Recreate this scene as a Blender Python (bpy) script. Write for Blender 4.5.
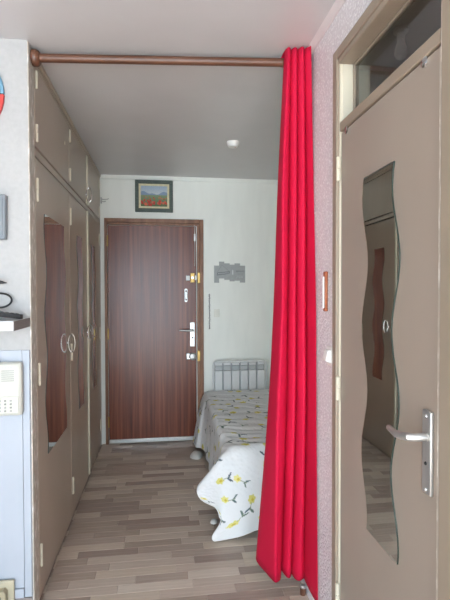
import bpy, math, random
import numpy as np
from mathutils import Vector, Matrix
PI = math.pi
scene = bpy.context.scene
for o in list(bpy.data.objects):
    bpy.data.objects.remove(o)
col = scene.collection

# ------------------------------------------------------------------ main measures (metres)
XL, XR, YB, YN, ZC = -0.563, 0.667, 4.366, 2.075, 2.501   # wardrobe front, right wall, end wall, left wall, ceiling
XA = 1.24                                                  # far side of the bed alcove
XW, YR = -2.3, -2.3                                        # rest of the living room behind the camera

# ------------------------------------------------------------------ camera
yaw, pitch, roll, ch = 0.1359, 0.0208, 0.0025, 1.43
fw = Vector((math.sin(yaw) * math.cos(pitch), math.cos(yaw) * math.cos(pitch), -math.sin(pitch)))
rt = Vector((math.cos(yaw), -math.sin(yaw), 0))
up = rt.cross(fw)
r2 = rt * math.cos(roll) - up * math.sin(roll)
u2 = rt * math.sin(roll) + up * math.cos(roll)
cam = bpy.data.cameras.new('camera')
cam.sensor_fit = 'HORIZONTAL'; cam.sensor_width = 36.0; cam.lens = 458.4 / 450 * 36
cam.clip_start = 0.02
camo = bpy.data.objects.new('camera', cam); col.objects.link(camo)
camo.matrix_world = Matrix(((r2.x, u2.x, -fw.x, 0), (r2.y, u2.y, -fw.y, 0), (r2.z, u2.z, -fw.z, ch), (0, 0, 0, 1)))
scene.camera = camo

# ------------------------------------------------------------------ world: plain daylight sky, seen only through the balcony window
w = bpy.data.worlds.new('sky'); scene.world = w; w.use_nodes = True
bg = w.node_tree.nodes['Background']
bg.inputs[0].default_value = (0.74, 0.88, 1.0, 1); bg.inputs[1].default_value = 9.0
WX0, WX1, WZ0, WZ1 = -2.10, 0.58, 0.06, 2.38               # balcony window opening
pl = bpy.data.lights.new('window_portal', 'AREA'); pl.shape = 'RECTANGLE'
pl.size = WX1 - WX0; pl.size_y = WZ1 - WZ0; pl.cycles.is_portal = True
plo = bpy.data.objects.new('window_portal', pl); col.objects.link(plo)
plo.location = ((WX0 + WX1) / 2, YR - 0.10, (WZ0 + WZ1) / 2)
plo.rotation_euler = (PI / 2, 0, 0)
sun = bpy.data.lights.new('sun', 'SUN'); sun.energy = 38.0; sun.angle = 0.01; sun.color = (1.0, 0.95, 0.88)
suno = bpy.data.objects.new('sun', sun); col.objects.link(suno)
suno.location = (-3, -8, 9)
suno.rotation_euler = Vector((0.10, 0.64, -0.77)).to_track_quat('-Z', 'Y').to_euler()   # high sun, falls on the living room floor behind the camera
scene.view_settings.view_transform = 'Standard'
scene.view_settings.look = 'None'
scene.view_settings.gamma = 1.0
scene.view_settings.use_curve_mapping = False
scene.view_settings.exposure = 0.42
cy = scene.cycles
cy.use_denoising = True
cy.max_bounces = 14; cy.diffuse_bounces = 9; cy.glossy_bounces = 6; cy.transmission_bounces = 8
cy.sample_clamp_indirect = 6.0

# ------------------------------------------------------------------ materials
def lin(c):
    return tuple(((v / 255) / 12.92 if v / 255 <= 0.04045 else ((v / 255 + 0.055) / 1.055) ** 2.4) for v in c)
def base_mat(name, rgb, rough=0.6, metal=0.0, spec=0.5):
    m = bpy.data.materials.new(name); m.use_nodes = True
    b = m.node_tree.nodes['Principled BSDF']
    b.inputs['Base Color'].default_value = (*lin(rgb), 1)
    b.inputs['Roughness'].default_value = rough
    b.inputs['Metallic'].default_value = metal
    b.inputs['Specular IOR Level'].default_value = spec
    return m, m.node_tree, b
def nd(nt, t, **kw):
    n = nt.nodes.new(t)
    for k, v in kw.items(): setattr(n, k, v)
    return n
def add_noise(nt, b, c1, c2, scale=(5, 5, 5), nscale=1.0, detail=4, lo=0.3, hi=0.7, coord='Object', bump=0.0, bdist=0.002, dist=0.0):
    tc = nd(nt, 'ShaderNodeTexCoord'); mp = nd(nt, 'ShaderNodeMapping')
    mp.inputs['Scale'].default_value = scale
    nt.links.new(tc.outputs[coord], mp.inputs[0])
    nz = nd(nt, 'ShaderNodeTexNoise'); nz.inputs['Scale'].default_value = nscale; nz.inputs['Detail'].default_value = detail
    nz.inputs['Distortion'].default_value = dist
    nt.links.new(mp.outputs[0], nz.inputs['Vector'])
    rp = nd(nt, 'ShaderNodeValToRGB')
    rp.color_ramp.elements[0].position = lo; rp.color_ramp.elements[0].color = (*lin(c1), 1)
    rp.color_ramp.elements[1].position = hi; rp.color_ramp.elements[1].color = (*lin(c2), 1)
    nt.links.new(nz.outputs[0], rp.inputs[0]); nt.links.new(rp.outputs[0], b.inputs['Base Color'])
    if bump:
        bp = nd(nt, 'ShaderNodeBump'); bp.inputs['Strength'].default_value = bump; bp.inputs['Distance'].default_value = bdist
        nt.links.new(nz.outputs[0], bp.inputs['Height']); nt.links.new(bp.outputs[0], b.inputs['Normal'])
    return tc, nz, rp
def noise_mat(name, c1, c2, rough=0.6, metal=0.0, spec=0.5, **kw):
    m, nt, b = base_mat(name, c1, rough, metal, spec); add_noise(nt, b, c1, c2, **kw); return m

M = {}
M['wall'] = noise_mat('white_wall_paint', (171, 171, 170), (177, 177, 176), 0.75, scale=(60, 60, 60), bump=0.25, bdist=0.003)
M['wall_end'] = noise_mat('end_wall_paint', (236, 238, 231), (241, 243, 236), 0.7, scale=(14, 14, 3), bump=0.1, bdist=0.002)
M['panel'] = noise_mat('wall_panel_paint', (164, 171, 181), (170, 177, 187), 0.45, scale=(8, 8, 3))
M['ceiling'] = noise_mat('ceiling_paint', (196, 195, 196), (202, 201, 202), 0.32, scale=(3, 3, 3), bump=0.05, bdist=0.01)
M['cornice'] = noise_mat('cornice_paint', (206, 198, 199), (214, 207, 207), 0.55, scale=(6, 6, 6))
# embossed wallpaper; highlight speckle and darker gaps of the relief painted into the colour
m, nt, b = base_mat('embossed_wallpaper', (222, 219, 223), 0.30)
tc = nd(nt, 'ShaderNodeTexCoord'); vo = nd(nt, 'ShaderNodeTexVoronoi'); vo.inputs['Scale'].default_value = 95; vo.feature = 'SMOOTH_F1'
nz = nd(nt, 'ShaderNodeTexNoise'); nz.inputs['Scale'].default_value = 120; nz.inputs['Detail'].default_value = 3
nt.links.new(tc.outputs['Object'], vo.inputs['Vector']); nt.links.new(tc.outputs['Object'], nz.inputs['Vector'])
mx = nd(nt, 'ShaderNodeMath', operation='ADD'); nt.links.new(vo.outputs['Distance'], mx.inputs[0]); nt.links.new(nz.outputs[0], mx.inputs[1])
bp = nd(nt, 'ShaderNodeBump'); bp.inputs['Strength'].default_value = 1.0; bp.inputs['Distance'].default_value = 0.006
nt.links.new(mx.outputs[0], bp.inputs['Height']); nt.links.new(bp.outputs[0], b.inputs['Normal'])
rp = nd(nt, 'ShaderNodeValToRGB'); rp.color_ramp.elements[0].position = .60; rp.color_ramp.elements[0].color = (*lin((253, 252, 253)), 1)
rp.color_ramp.elements[1].position = .92; rp.color_ramp.elements[1].color = (*lin((224, 219, 223)), 1)
nt.links.new(mx.outputs[0], rp.inputs[0]); nt.links.new(rp.outputs[0], b.inputs['Base Color'])
M['paper'] = m
M['taupe'] = noise_mat('taupe_gloss_paint', (178, 164, 148), (184, 170, 154), 0.33, scale=(3, 3, 1.2), bump=0.03, bdist=0.01)
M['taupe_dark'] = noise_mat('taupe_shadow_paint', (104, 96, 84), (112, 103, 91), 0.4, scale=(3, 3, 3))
M['taupe_door'] = noise_mat('taupe_satin_paint', (154, 141, 129), (160, 147, 135), 0.42, scale=(3, 3, 1.2), bump=0.03, bdist=0.01)
M['taupe_frame'] = noise_mat('taupe_frame_paint', (146, 132, 116), (153, 139, 123), 0.4, scale=(4, 4, 2))
M['worn'] = noise_mat('worn_taupe_paint', (190, 182, 170), (236, 231, 222), 0.5, scale=(60, 60, 18), lo=0.5, hi=0.66)
M['cream'] = noise_mat('cream_paint', (206, 199, 178), (212, 205, 186), 0.4, scale=(6, 6, 3))
m, nt, b = base_mat('mirror_silver', (238, 242, 240), 0.02, 1.0); M['mirror'] = m
M['mirror_edge'] = noise_mat('mirror_green_edge', (46, 56, 50), (60, 70, 64), 0.2, scale=(20, 20, 20))
M['chrome'] = noise_mat('chrome', (215, 216, 214), (228, 229, 228), 0.18, 1.0, scale=(10, 10, 10))
M['alu'] = noise_mat('satin_aluminium', (186, 185, 182), (198, 197, 194), 0.48, 0.85, scale=(30, 30, 6))
M['steel'] = noise_mat('bright_steel', (205, 205, 203), (220, 220, 218), 0.3, 0.7, scale=(30, 30, 30))
M['brass'] = noise_mat('brass', (168, 138, 82), (186, 156, 98), 0.35, 0.8, scale=(20, 20, 20))
M['dark_hole'] = noise_mat('dark_keyhole', (22, 20, 20), (30, 28, 27), 0.6, scale=(20, 20, 20))
M['black'] = noise_mat('black_plastic', (22, 23, 25), (32, 33, 35), 0.42, scale=(30, 30, 30))
M['grey_plastic'] = noise_mat('grey_plastic', (112, 118, 124), (128, 134, 140), 0.4, scale=(6, 6, 6))
M['dark_key'] = noise_mat('dark_rubber_key', (62, 64, 68), (76, 78, 82), 0.5, scale=(30, 30, 30))
M['white_plastic'] = noise_mat('white_plastic', (230, 230, 226), (236, 236, 232), 0.38, scale=(12, 12, 12))
M['ivory_plastic'] = noise_mat('ivory_plastic', (224, 225, 214), (230, 231, 221), 0.42, scale=(12, 12, 12))
M['beige_plastic'] = noise_mat('beige_plastic', (172, 165, 142), (180, 173, 150), 0.45, scale=(12, 12, 12))
M['tan_plastic'] = noise_mat('tan_plastic', (154, 146, 120), (162, 154, 130), 0.45, scale=(12, 12, 12))
M['grille'] = noise_mat('intercom_key_grey', (150, 152, 148), (164, 166, 162), 0.6, scale=(12, 12, 12))  # paler grey of some keypad keys
M['blue_dot'] = noise_mat('pale_blue_print', (150, 176, 208), (164, 188, 216), 0.5, scale=(12, 12, 12))
M['radiator'] = noise_mat('radiator_enamel', (212, 213, 212), (220, 221, 220), 0.35, scale=(5, 5, 5))
M['rad_throat'] = noise_mat('radiator_throat_grey', (172, 176, 177), (182, 186, 187), 0.5, scale=(5, 5, 5))
M['intercom'] = noise_mat('intercom_ivory', (188, 188, 178), (193, 193, 184), 0.42, scale=(12, 12, 12))
M['slot'] = noise_mat('intercom_slot_grey', (128, 130, 126), (140, 142, 138), 0.6, scale=(12, 12, 12))
M['rad_gap'] = noise_mat('radiator_gap_grey', (150, 153, 155), (162, 165, 167), 0.5, scale=(5, 5, 5))
M['shelf_white'] = noise_mat('white_shelf_lacquer', (188, 190, 192), (194, 196, 198), 0.35, scale=(8, 8, 8))
M['shelf_end'] = noise_mat('grey_shelf_end', (128, 120, 116), (142, 134, 130), 0.5, scale=(8, 8, 30))
M['rod'] = noise_mat('brown_stained_wood', (86, 55, 40), (108, 71, 52), 0.38, scale=(3, 60, 60))
M['frame_green'] = noise_mat('dark_green_frame', (62, 74, 68), (84, 94, 86), 0.5, scale=(20, 60, 60))
M['gilt'] = noise_mat('cream_gilt_liner', (206, 198, 158), (222, 216, 184), 0.5, scale=(40, 40, 40))
M['decal_grey'] = noise_mat('grey_wall_sticker', (162, 165, 163), (170, 173, 171), 0.6, scale=(30, 30, 30))
M['decal_dark'] = noise_mat('dark_sticker_print', (122, 126, 126), (134, 138, 138), 0.6, scale=(30, 30, 30))
M['decal_light'] = noise_mat('light_sticker_print', (214, 217, 216), (222, 225, 224), 0.6, scale=(30, 30, 30))
M['ink'] = noise_mat('black_lettering', (40, 40, 42), (60, 60, 60), 0.6, scale=(30, 30, 30))
M['disc_blue'] = noise_mat('blue_disc_paint', (88, 132, 158), (104, 148, 172), 0.5, scale=(12, 12, 12))
M['disc_red'] = noise_mat('red_disc_paint', (196, 58, 54), (210, 74, 68), 0.5, scale=(12, 12, 12))
M['disc_dark'] = noise_mat('dark_disc_line', (46, 44, 48), (60, 58, 60), 0.5, scale=(12, 12, 12))
M['copper'] = noise_mat('copper_brown', (158, 92, 62), (180, 112, 78), 0.32, 0.5, scale=(20, 20, 60))
M['mattress'] = noise_mat('mattress_ticking', (206, 204, 198), (216, 214, 208), 0.8, scale=(20, 20, 20))
M['bed_metal'] = noise_mat('dark_bed_frame', (64, 60, 58), (78, 73, 70), 0.5, scale=(10, 10, 10))
M['bath_wall'] = noise_mat('bathroom_plaster', (196, 198, 194), (206, 208, 204), 0.6, scale=(5, 5, 5))
M['concrete'] = noise_mat('bounce_slab_concrete', (170, 166, 160), (188, 184, 178), 0.85, scale=(4, 4, 4))
M['pvc'] = noise_mat('white_window_frame', (225, 226, 226), (232, 233, 233), 0.4, scale=(6, 6, 6))
m, nt, b = base_mat('clear_glass', (235, 240, 238), 0.02); b.inputs['Transmission Weight'].default_value = 1.0; b.inputs['IOR'].default_value = 1.45
M['glass'] = m
# curtain cloth
m, nt, b = base_mat('red_curtain_cloth', (204, 20, 56), 0.72, 0, 0.25)
add_noise(nt, b, (198, 16, 58), (205, 20, 63), scale=(2, 2, 1), nscale=2)
M['red'] = m
# entry door veneer: long vertical grain
def wood(name, cs, rough, sc, vert=True):
    m, nt, b = base_mat(name, cs[0], rough)
    tc = nd(nt, 'ShaderNodeTexCoord'); mp = nd(nt, 'ShaderNodeMapping'); mp.inputs['Scale'].default_value = sc
    nt.links.new(tc.outputs['Object'], mp.inputs[0])
    nz = nd(nt, 'ShaderNodeTexNoise'); nz.inputs['Scale'].default_value = 1; nz.inputs['Detail'].default_value = 6; nz.inputs['Roughness'].default_value = 0.62
    nt.links.new(mp.outputs[0], nz.inputs['Vector'])
    rp = nd(nt, 'ShaderNodeValToRGB'); el = rp.color_ramp.elements
    el[0].position = 0.28; el[0].color = (*lin(cs[0]), 1); el[1].position = 0.72; el[1].color = (*lin(cs[2]), 1)
    e = el.new(0.5); e.color = (*lin(cs[1]), 1)
    nt.links.new(nz.outputs[0], rp.inputs[0]); nt.links.new(rp.outputs[0], b.inputs['Base Color'])
    bp = nd(nt, 'ShaderNodeBump'); bp.inputs['Strength'].default_value = 0.08; bp.inputs['Distance'].default_value = 0.003
    nt.links.new(nz.outputs[0], bp.inputs['Height']); nt.links.new(bp.outputs[0], b.inputs['Normal'])
    b.inputs['Specular IOR Level'].default_value = 0.42
    return m
M['veneer'] = wood('mahogany_veneer', [(78, 36, 22), (108, 55, 36), (142, 82, 56)], 0.29, (34, 34, 0.9))
M['door_frame_wood'] = wood('brown_door_frame_wood', [(104, 70, 50), (132, 92, 68), (156, 114, 86)], 0.42, (20, 20, 3))
TONES = [[(146, 130, 119), (158, 142, 131), (170, 155, 142)], [(162, 147, 135), (175, 160, 148), (185, 171, 158)],
         [(179, 165, 152), (191, 178, 165), (201, 189, 175)], [(195, 183, 169), (205, 194, 181), (215, 205, 190)],
         [(156, 141, 128), (170, 155, 141), (185, 169, 155)], [(185, 170, 154), (197, 184, 168), (207, 194, 179)]]
PLANK = [wood('laminate_strip_%d' % i, t, 0.42, (4, 70, 1)) for i, t in enumerate(TONES)]
# floor base beyond the built strips: the same laminate as a flat pattern
m, nt, b = base_mat('laminate_floor', (150, 133, 120), 0.42)
tc = nd(nt, 'ShaderNodeTexCoord'); br = nd(nt, 'ShaderNodeTexBrick')
br.inputs['Color1'].default_value = (*lin((150, 134, 124)), 1); br.inputs['Color2'].default_value = (*lin((198, 184, 170)), 1); br.inputs['Mortar'].default_value = (*lin((96, 82, 74)), 1)
br.inputs['Scale'].default_value = 1; br.inputs['Brick Width'].default_value = 0.38; br.inputs['Row Height'].default_value = 0.064; br.inputs['Mortar Size'].default_value = 0.0007
nt.links.new(tc.outputs['Object'], br.inputs['Vector']); nt.links.new(br.outputs[0], b.inputs['Base Color'])
M['floor'] = m
# vertex-coloured print materials (quilt, painting)
m, nt, b = base_mat('printed_quilt_cotton', (225, 225, 222), 0.8, 0, 0.2)
at = nd(nt, 'ShaderNodeVertexColor'); at.layer_name = 'print'; nt.links.new(at.outputs[0], b.inputs['Base Color'])
uv = nd(nt, 'ShaderNodeUVMap'); uv.uv_map = 'UVMap'
wv = nd(nt, 'ShaderNodeTexVoronoi'); wv.inputs['Scale'].default_value = 55; wv.feature = 'SMOOTH_F1'
nt.links.new(uv.outputs[0], wv.inputs['Vector'])
bp = nd(nt, 'ShaderNodeBump'); bp.inputs['Strength'].default_value = 0.35; bp.inputs['Distance'].default_value = 0.006; bp.invert = True
nt.links.new(wv.outputs['Distance'], bp.inputs['Height']); nt.links.new(bp.outputs[0], b.inputs['Normal'])
M['quilt'] = m
m, nt, b = base_mat('painted_canvas', (150, 170, 160), 0.6)
at = nd(nt, 'ShaderNodeVertexColor'); at.layer_name = 'print'; nt.links.new(at.outputs[0], b.inputs['Base Color'])
M['canvas'] = m

# ------------------------------------------------------------------ mesh helpers
class MB:
    """collects shapes given in world coordinates; build() links ONE mesh object"""
    def __init__(s): s.v = []; s.f = []; s.mi = []; s.k = 0
    def mat(s, k): s.k = k; return s
    def add(s, vs, fs):
        n = len(s.v); s.v += [tuple(p) for p in vs]
        for f in fs: s.f.append([i + n for i in f]); s.mi.append(s.k)
        return s
    def box(s, x0, x1, y0, y1, z0, z1):
        vs = [(x, y, z) for x in (x0, x1) for y in (y0, y1) for z in (z0, z1)]
        return s.add(vs, [(0, 1, 3, 2), (4, 6, 7, 5), (0, 4, 5, 1), (2, 3, 7, 6), (0, 2, 6, 4), (1, 5, 7, 3)])
    def loft(s, rings, cap=True, closed=True):
        n = len(rings[0]); vs = [p for r in rings for p in r]; fs = []
        for i in range(len(rings) - 1):
            for j in range(n if closed else n - 1):
                k = (j + 1) % n
                fs.append((i * n + j, i * n + k, (i + 1) * n + k, (i + 1) * n + j))
        if cap: fs += [tuple(reversed(range(n))), tuple((len(rings) - 1) * n + j for j in range(n))]
        return s.add(vs, fs)
    def tube(s, pts, r, n=10, closed=False):
        pts = [Vector(p) for p in pts]; rings = []; m = len(pts)
        rr = r if isinstance(r, (list, tuple)) else [r] * m
        prev = None
        for i, p in enumerate(pts):
            a = pts[(i - 1) % m] if (closed or i > 0) else p
            c = pts[(i + 1) % m] if (closed or i < m - 1) else p
            t = (c - a).normalized()
            if prev is None:
                ref = Vector((0, 0, 1)) if abs(t.z) < 0.9 else Vector((1, 0, 0))
                x = t.cross(ref).normalized()
            else:
                x = (prev - t * prev.dot(t)).normalized()
            y = t.cross(x); prev = x
            rings.append([p + (x * math.cos(2 * PI * k / n) + y * math.sin(2 * PI * k / n)) * rr[i] for k in range(n)])
        if closed:
            rings.append(rings[0]); return s.loft(rings, cap=False)
        return s.loft(rings)
    def lathe(s, prof, c, axis='z', n=24):
        c = Vector(c); rings = []
        for r, h in prof:
            ring = []
            for k in range(n):
                a, b_ = r * math.cos(2 * PI * k / n), r * math.sin(2 * PI * k / n)
                q = {'z': (a, b_, h), 'y': (b_, h, a), 'x': (h, a, b_)}[axis]
                ring.append(c + Vector(q))
            rings.append(ring)
        return s.loft(rings)
    def prism(s, poly, axis, a, b_):
        """poly 2D extruded along axis from a to b_: axis x -> (y,z), y -> (x,z), z -> (x,y)"""
        f = {'x': lambda p, h: (h, p[0], p[1]), 'y': lambda p, h: (p[0], h, p[1]), 'z': lambda p, h: (p[0], p[1], h)}[axis]
        return s.loft([[f(p, a) for p in poly], [f(p, b_) for p in poly]])
    def build(s, name, mats, parent=None, bevel=0.0, smooth=35, solid=0.0):
        off = parent_loc(parent)
        me = bpy.data.meshes.new(name)
        me.from_pydata([(p[0] - off[0], p[1] - off[1], p[2] - off[2]) for p in s.v], [], s.f)
        for mm in (mats if isinstance(mats, (list, tuple)) else [mats]): me.materials.append(mm)
        me.polygons.foreach_set('material_index', s.mi)
        import bmesh
        bm = bmesh.new(); bm.from_mesh(me); bmesh.ops.recalc_face_normals(bm, faces=bm.faces); bm.to_mesh(me); bm.free()
        if smooth:
            me.polygons.foreach_set('use_smooth', [True] * len(me.polygons))
            me.set_sharp_from_angle(angle=math.radians(smooth))
        o = bpy.data.objects.new(name, me); col.objects.link(o)
        if parent: o.parent = parent
        if bevel:
            bv = o.modifiers.new('bevel', 'BEVEL'); bv.width = bevel; bv.segments = 2; bv.limit_method = 'ANGLE'; bv.harden_normals = False
        if solid:
            sd = o.modifiers.new('solid', 'SOLIDIFY'); sd.thickness = solid; sd.offset = 0
        return o
def parent_loc(p):
    l = Vector((0, 0, 0))
    while p is not None: l += p.location; p = p.parent
    return l
def tag(o, label=None, cat=None, group=None, kind=None):
    for k, v in (('label', label), ('category', cat), ('group', group), ('kind', kind)):
        if v: o[k] = v
    return o
def empty(name, loc, label=None, cat=None, group=None, kind=None):
    o = bpy.data.objects.new(name, None); col.objects.link(o); o.location = loc; o.empty_display_size = 0.05
    return tag(o, label, cat, group, kind)
def struct(name, mb, mat, label, cat, bevel=0.0, parent=None):
    return tag(mb.build(name, mat, parent, bevel), label, cat, kind='structure')
def bx(*a): return MB().box(*a)

# ================================================================== THE SETTING
floor = struct('floor', bx(XW - .1, XA + .1, YR - .1, YB + .1, -0.12, -0.004), M['floor'], 'grey-brown laminate strip floor of the entrance corridor', 'floor')
struct('ceiling', bx(XW - .1, 2.1, YR - .1, YB + .1, ZC, ZC + .12), M['ceiling'], 'plain greyish white painted ceiling', 'ceiling')
# wall beside the wardrobe end, facing the camera
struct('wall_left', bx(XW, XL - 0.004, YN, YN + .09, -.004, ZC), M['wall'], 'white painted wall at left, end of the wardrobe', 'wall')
struct('wall_back', bx(XL - .7, XA + .1, YB, YB + .1, -.004, ZC), M['wall_end'], 'off white end wall around the brown entry door', 'wall')
# right wall with the bathroom door opening
DY0, DY1, DZ = 0.99, 1.708, 2.335
mb = MB(); mb.box(XR, XR + .08, DY1, 2.22, -.004, ZC); mb.box(XR, XR + .08, YR, DY0, -.004, ZC); mb.box(XR, XR + .08, DY0, DY1, DZ, ZC)
struct('wall_right', mb, M['paper'], 'pinkish white embossed wallpaper wall beside the bathroom door', 'wall')
struct('wall_alcove', MB().box(XA, XA + .1, 2.22, YB, -.004, ZC).box(XR + .08, 2.0, 2.14, 2.22, -.004, ZC), M['wall_end'], 'off white wall of the bed alcove behind the curtain', 'wall')
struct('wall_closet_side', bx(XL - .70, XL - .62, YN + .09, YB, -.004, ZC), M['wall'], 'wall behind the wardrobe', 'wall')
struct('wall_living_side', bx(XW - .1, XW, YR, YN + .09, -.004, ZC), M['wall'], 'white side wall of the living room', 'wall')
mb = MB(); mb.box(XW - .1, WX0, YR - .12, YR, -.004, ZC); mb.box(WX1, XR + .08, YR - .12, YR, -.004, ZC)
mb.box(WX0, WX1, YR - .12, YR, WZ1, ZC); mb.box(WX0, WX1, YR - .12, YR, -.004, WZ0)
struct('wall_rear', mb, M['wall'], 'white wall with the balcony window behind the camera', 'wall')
struct('wall_bathroom', MB().box(2.0, 2.1, .3, 2.22, -.004, ZC).box(XR + .08, 2.0, .22, .3, -.004, ZC), M['bath_wall'], 'grey bathroom walls behind the transom', 'wall')
struct('floor_bathroom', bx(XA + .1, 2.1, .2, 2.22, -.12, -.004), M['bath_wall'], 'grey bathroom floor', 'floor')
win = empty('window_1', ((WX0 + WX1) / 2, YR - .06, WZ0), 'white frame of the open balcony window behind the camera', 'window', kind='structure')
mb = MB(); t = .06
mb.box(WX0, WX0 + t, YR - .09, YR - .03, WZ0, WZ1); mb.box(WX1 - t, WX1, YR - .09, YR - .03, WZ0, WZ1)
mb.box(WX0 + t, WX1 - t, YR - .09, YR - .03, WZ1 - t, WZ1); mb.box(WX0 + t, WX1 - t, YR - .09, YR - .03, WZ0, WZ0 + .04)
mb.build('window_frame', M['pvc'], win, 0.004)
struct('balcony', MB().box(WX0 - 1.2, WX1 + 1.2, YR - 1.5, YR - .12, -.14, -.02), M['concrete'], 'unseen concrete slab added outside the window to bounce daylight in', 'balcony')  # unseen balcony slab, added to bounce daylight up to the ceiling

# ---- laminate strips, each its own piece
rnd = random.Random(7)
ROW = 0.0642
plank_mesh = {}
def plank(x0, x1, y, tone):
    L = round(x1 - x0, 3)
    key = (L, tone)
    if key not in plank_mesh:
        h = ROW / 2 - .0005; l = L / 2 - .0006; c = .0012
        o = MB()
        o.loft([[(-l, -h, -.004), (l, -h, -.004), (l, h, -.004), (-l, h, -.004)],
                [(-l, -h, -c), (l, -h, -c), (l, h, -c), (-l, h, -c)],
                [(-l + c, -h + c, 0), (l - c, -h + c, 0), (l - c, h - c, 0), (-l + c, h - c, 0)]])
        me = bpy.data.meshes.new('plank'); me.from_pydata(o.v, [], o.f); me.materials.append(PLANK[tone])
        plank_mesh[key] = me
    o = bpy.data.objects.new('plank', plank_mesh[key]); col.objects.link(o); o.parent = floor
    o.location = ((x0 + x1) / 2, y, 0)
nrow = int((YB - 1.45) / ROW)
for r in range(nrow):
    y = YB - (r + .5) * ROW
    x = XL + 0.004 - (0 if y > YN else 0)
    xe = XA if y > 2.24 else XR
    first = True
    prevt = -1
    while x < xe - .002:
        L = rnd.choice([.26, .32, .36, .40, .44])
        if first: L = rnd.choice([.10, .16, .22, .28, .34, .4]); first = False
        e = x + L
        if xe - e < .07: e = xe
        t = rnd.choices(range(6), weights=[2.4, 3, 3, 1.6, 2.4, 2])[0]
        if t == prevt: t = (t + 1) % 6
        prevt = t
        plank(x, e, y, t); x = e

# ---- cornices and trims
mb = MB(); mb.prism([(XR, ZC - .020), (XR - .008, ZC - .020), (XR - .014, ZC - .012), (XR - .022, ZC - .006), (XR - .026, ZC), (XR, ZC)], 'y', YR + .01, 2.22)
struct('trim_1', mb, M['cornice'], 'pale cornice between ceiling and wallpapered wall', 'cornice')
mb = MB(); mb.box(XL + .003, XA - .002, YB - .012, YB, ZC - .032, ZC); mb.box(XL + .003, XA - .002, YB - .016, YB, ZC - .038, ZC - .032)
struct('trim_2', mb, M['wall_end'], 'thin white moulding along the top of the end wall', 'moulding', .002)
struct('trim_3', bx(.412, .420, YB - .003, YB, .1, ZC - .04), M['wall_end'], 'narrow vertical cover strip on the end wall', 'moulding')
# lower wall covering at left: panel, corner strip, trunking
struct('trim_4', bx(-1.3, -.601, YN - .006, YN, .14, 1.175), M['panel'], 'bluish white panel on the lower left wall', 'panel', .001)
struct('trim_5', bx(-.599, XL - .006, YN - .009, YN, .098, 1.175), M['panel'], 'narrow white corner strip beside the wardrobe', 'trim', .002)
struct('baseboard_left', bx(-1.3, -.601, YN - .014, YN, .098, .138), M['panel'], 'white cable trunking low on the left wall', 'trunking', .002)
struct('baseboard_low', bx(-1.3, XL - .006, YN - .008, YN, 0, .094), M['shelf_end'], 'grey skirting at the foot of the left wall', 'baseboard', .002)

# ================================================================== ENTRY DOOR (end wall)
door = empty('door_1', (-.07, YB, 0), 'dark mahogany entry door with brass locks at the corridor end', 'door', kind='structure')
LX0, LX1, LZ = -.497, .318, 2.035
fr = MB()
fr.box(LX0 - .030, LX0 - .004, YB - .030, YB - .002, 0, 2.100); fr.box(.352, .388, YB - .030, YB - .002, 0, 2.100); fr.box(LX0 - .004, .352, YB - .030, YB - .002, 2.062, 2.100)
fro = fr.build('door_frame', M['door_frame_wood'], door, .004)
st = MB(); st.box(.328, .352, YB - .018, YB - .002, 0, 2.062); st.box(LX0 - .004, .328, YB - .018, YB - .002, 2.040, 2.062)
st.build('rebate', M['door_frame_wood'], door, .002)
leaf = bx(LX0, LX1, YB - .024, YB - .002, .012, LZ).build('door_leaf', M['veneer'], door, .003)
bx(LX0 + .004, LX1 - .004, YB - .034, YB - .024, .014, .046).build('weather_bar', M['steel'], leaf, .004)
for z in (1.89, 1.03, .21):
    MB().lathe([(.007, -.05), (.007, .05)], (LX0 - .001, YB - .030, z), 'z', 10).build('hinge', M['brass'], door)
# upper bolt lock
lk = MB().box(.262, .302, YB - .052, YB - .024, 1.505, 1.595).build('rim_lock', M['brass'], door, .004); lk['label'] = 'brass upper rim lock'
MB().box(.222, .258, YB - .040, YB - .024, 1.525, 1.57).build('bolt_plate', M['white_plastic'], lk, .003)
MB().box(.304, .326, YB - .044, YB - .024, 1.528, 1.572).build('bolt', M['white_plastic'], lk, .003)
MB().box(.330, .356, YB - .040, YB - .018, 1.498, 1.602).build('keeper', M['brass'], lk, .003)
MB().lathe([(.014, 0), (.012, -.012)], (.282, YB - .052, 1.55), 'y', 16).build('cylinder', M['steel'], lk)
# peephole pull
pk = MB().prism([(.222 + .014 * math.cos(a), 1.385 + (.05 if math.sin(a) >= 0 else -.05) + .014 * math.sin(a)) for a in [k * 2 * PI / 16 for k in range(16)]], 'y', YB - .036, YB - .024).build('pull_plate', M['steel'], door, .002)
MB().tube([(.222, YB - .036, 1.43), (.222, YB - .060, 1.415), (.222, YB - .060, 1.355), (.222, YB - .036, 1.34)], .008, 10).build('pull_bar', M['chrome'], pk)
# lever handle
hp = MB().box(.257, .303, YB - .034, YB - .024, .900, 1.130).build('handle_plate', M['steel'], door, .004)
MB().tube([(.283, YB - .034, 1.055), (.283, YB - .070, 1.055), (.272, YB - .078, 1.055), (.20, YB - .078, 1.057), (.158, YB - .074, 1.058)], [.011, .010, .010, .009, .007], 12).build('lever', M['alu'], hp)
MB().lathe([(.008, 0), (.008, -.003)], (.283, YB - .034, .985), 'y', 12).build('keyhole', M['dark_hole'], hp)
for z in (.915, 1.115): MB().lathe([(.004, 0), (.003, -.003)], (.28, YB - .034, z), 'y', 10).build('screw', M['alu'], hp)
# lower lock
l2 = MB().box(.222, .310, YB - .044, YB - .024, .778, .838).build('lower_lock', M['steel'], door, .005); l2['label'] = 'steel lower lock with round knob'
MB().lathe([(.034, 0), (.036, -.016), (.028, -.026), (.012, -.030)], (.282, YB - .044, .808), 'y', 20).build('knob', M['alu'], l2)
MB().box(.326, .354, YB - .042, YB - .018, .76, .862).build('keeper', M['brass'], l2, .003)
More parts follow.
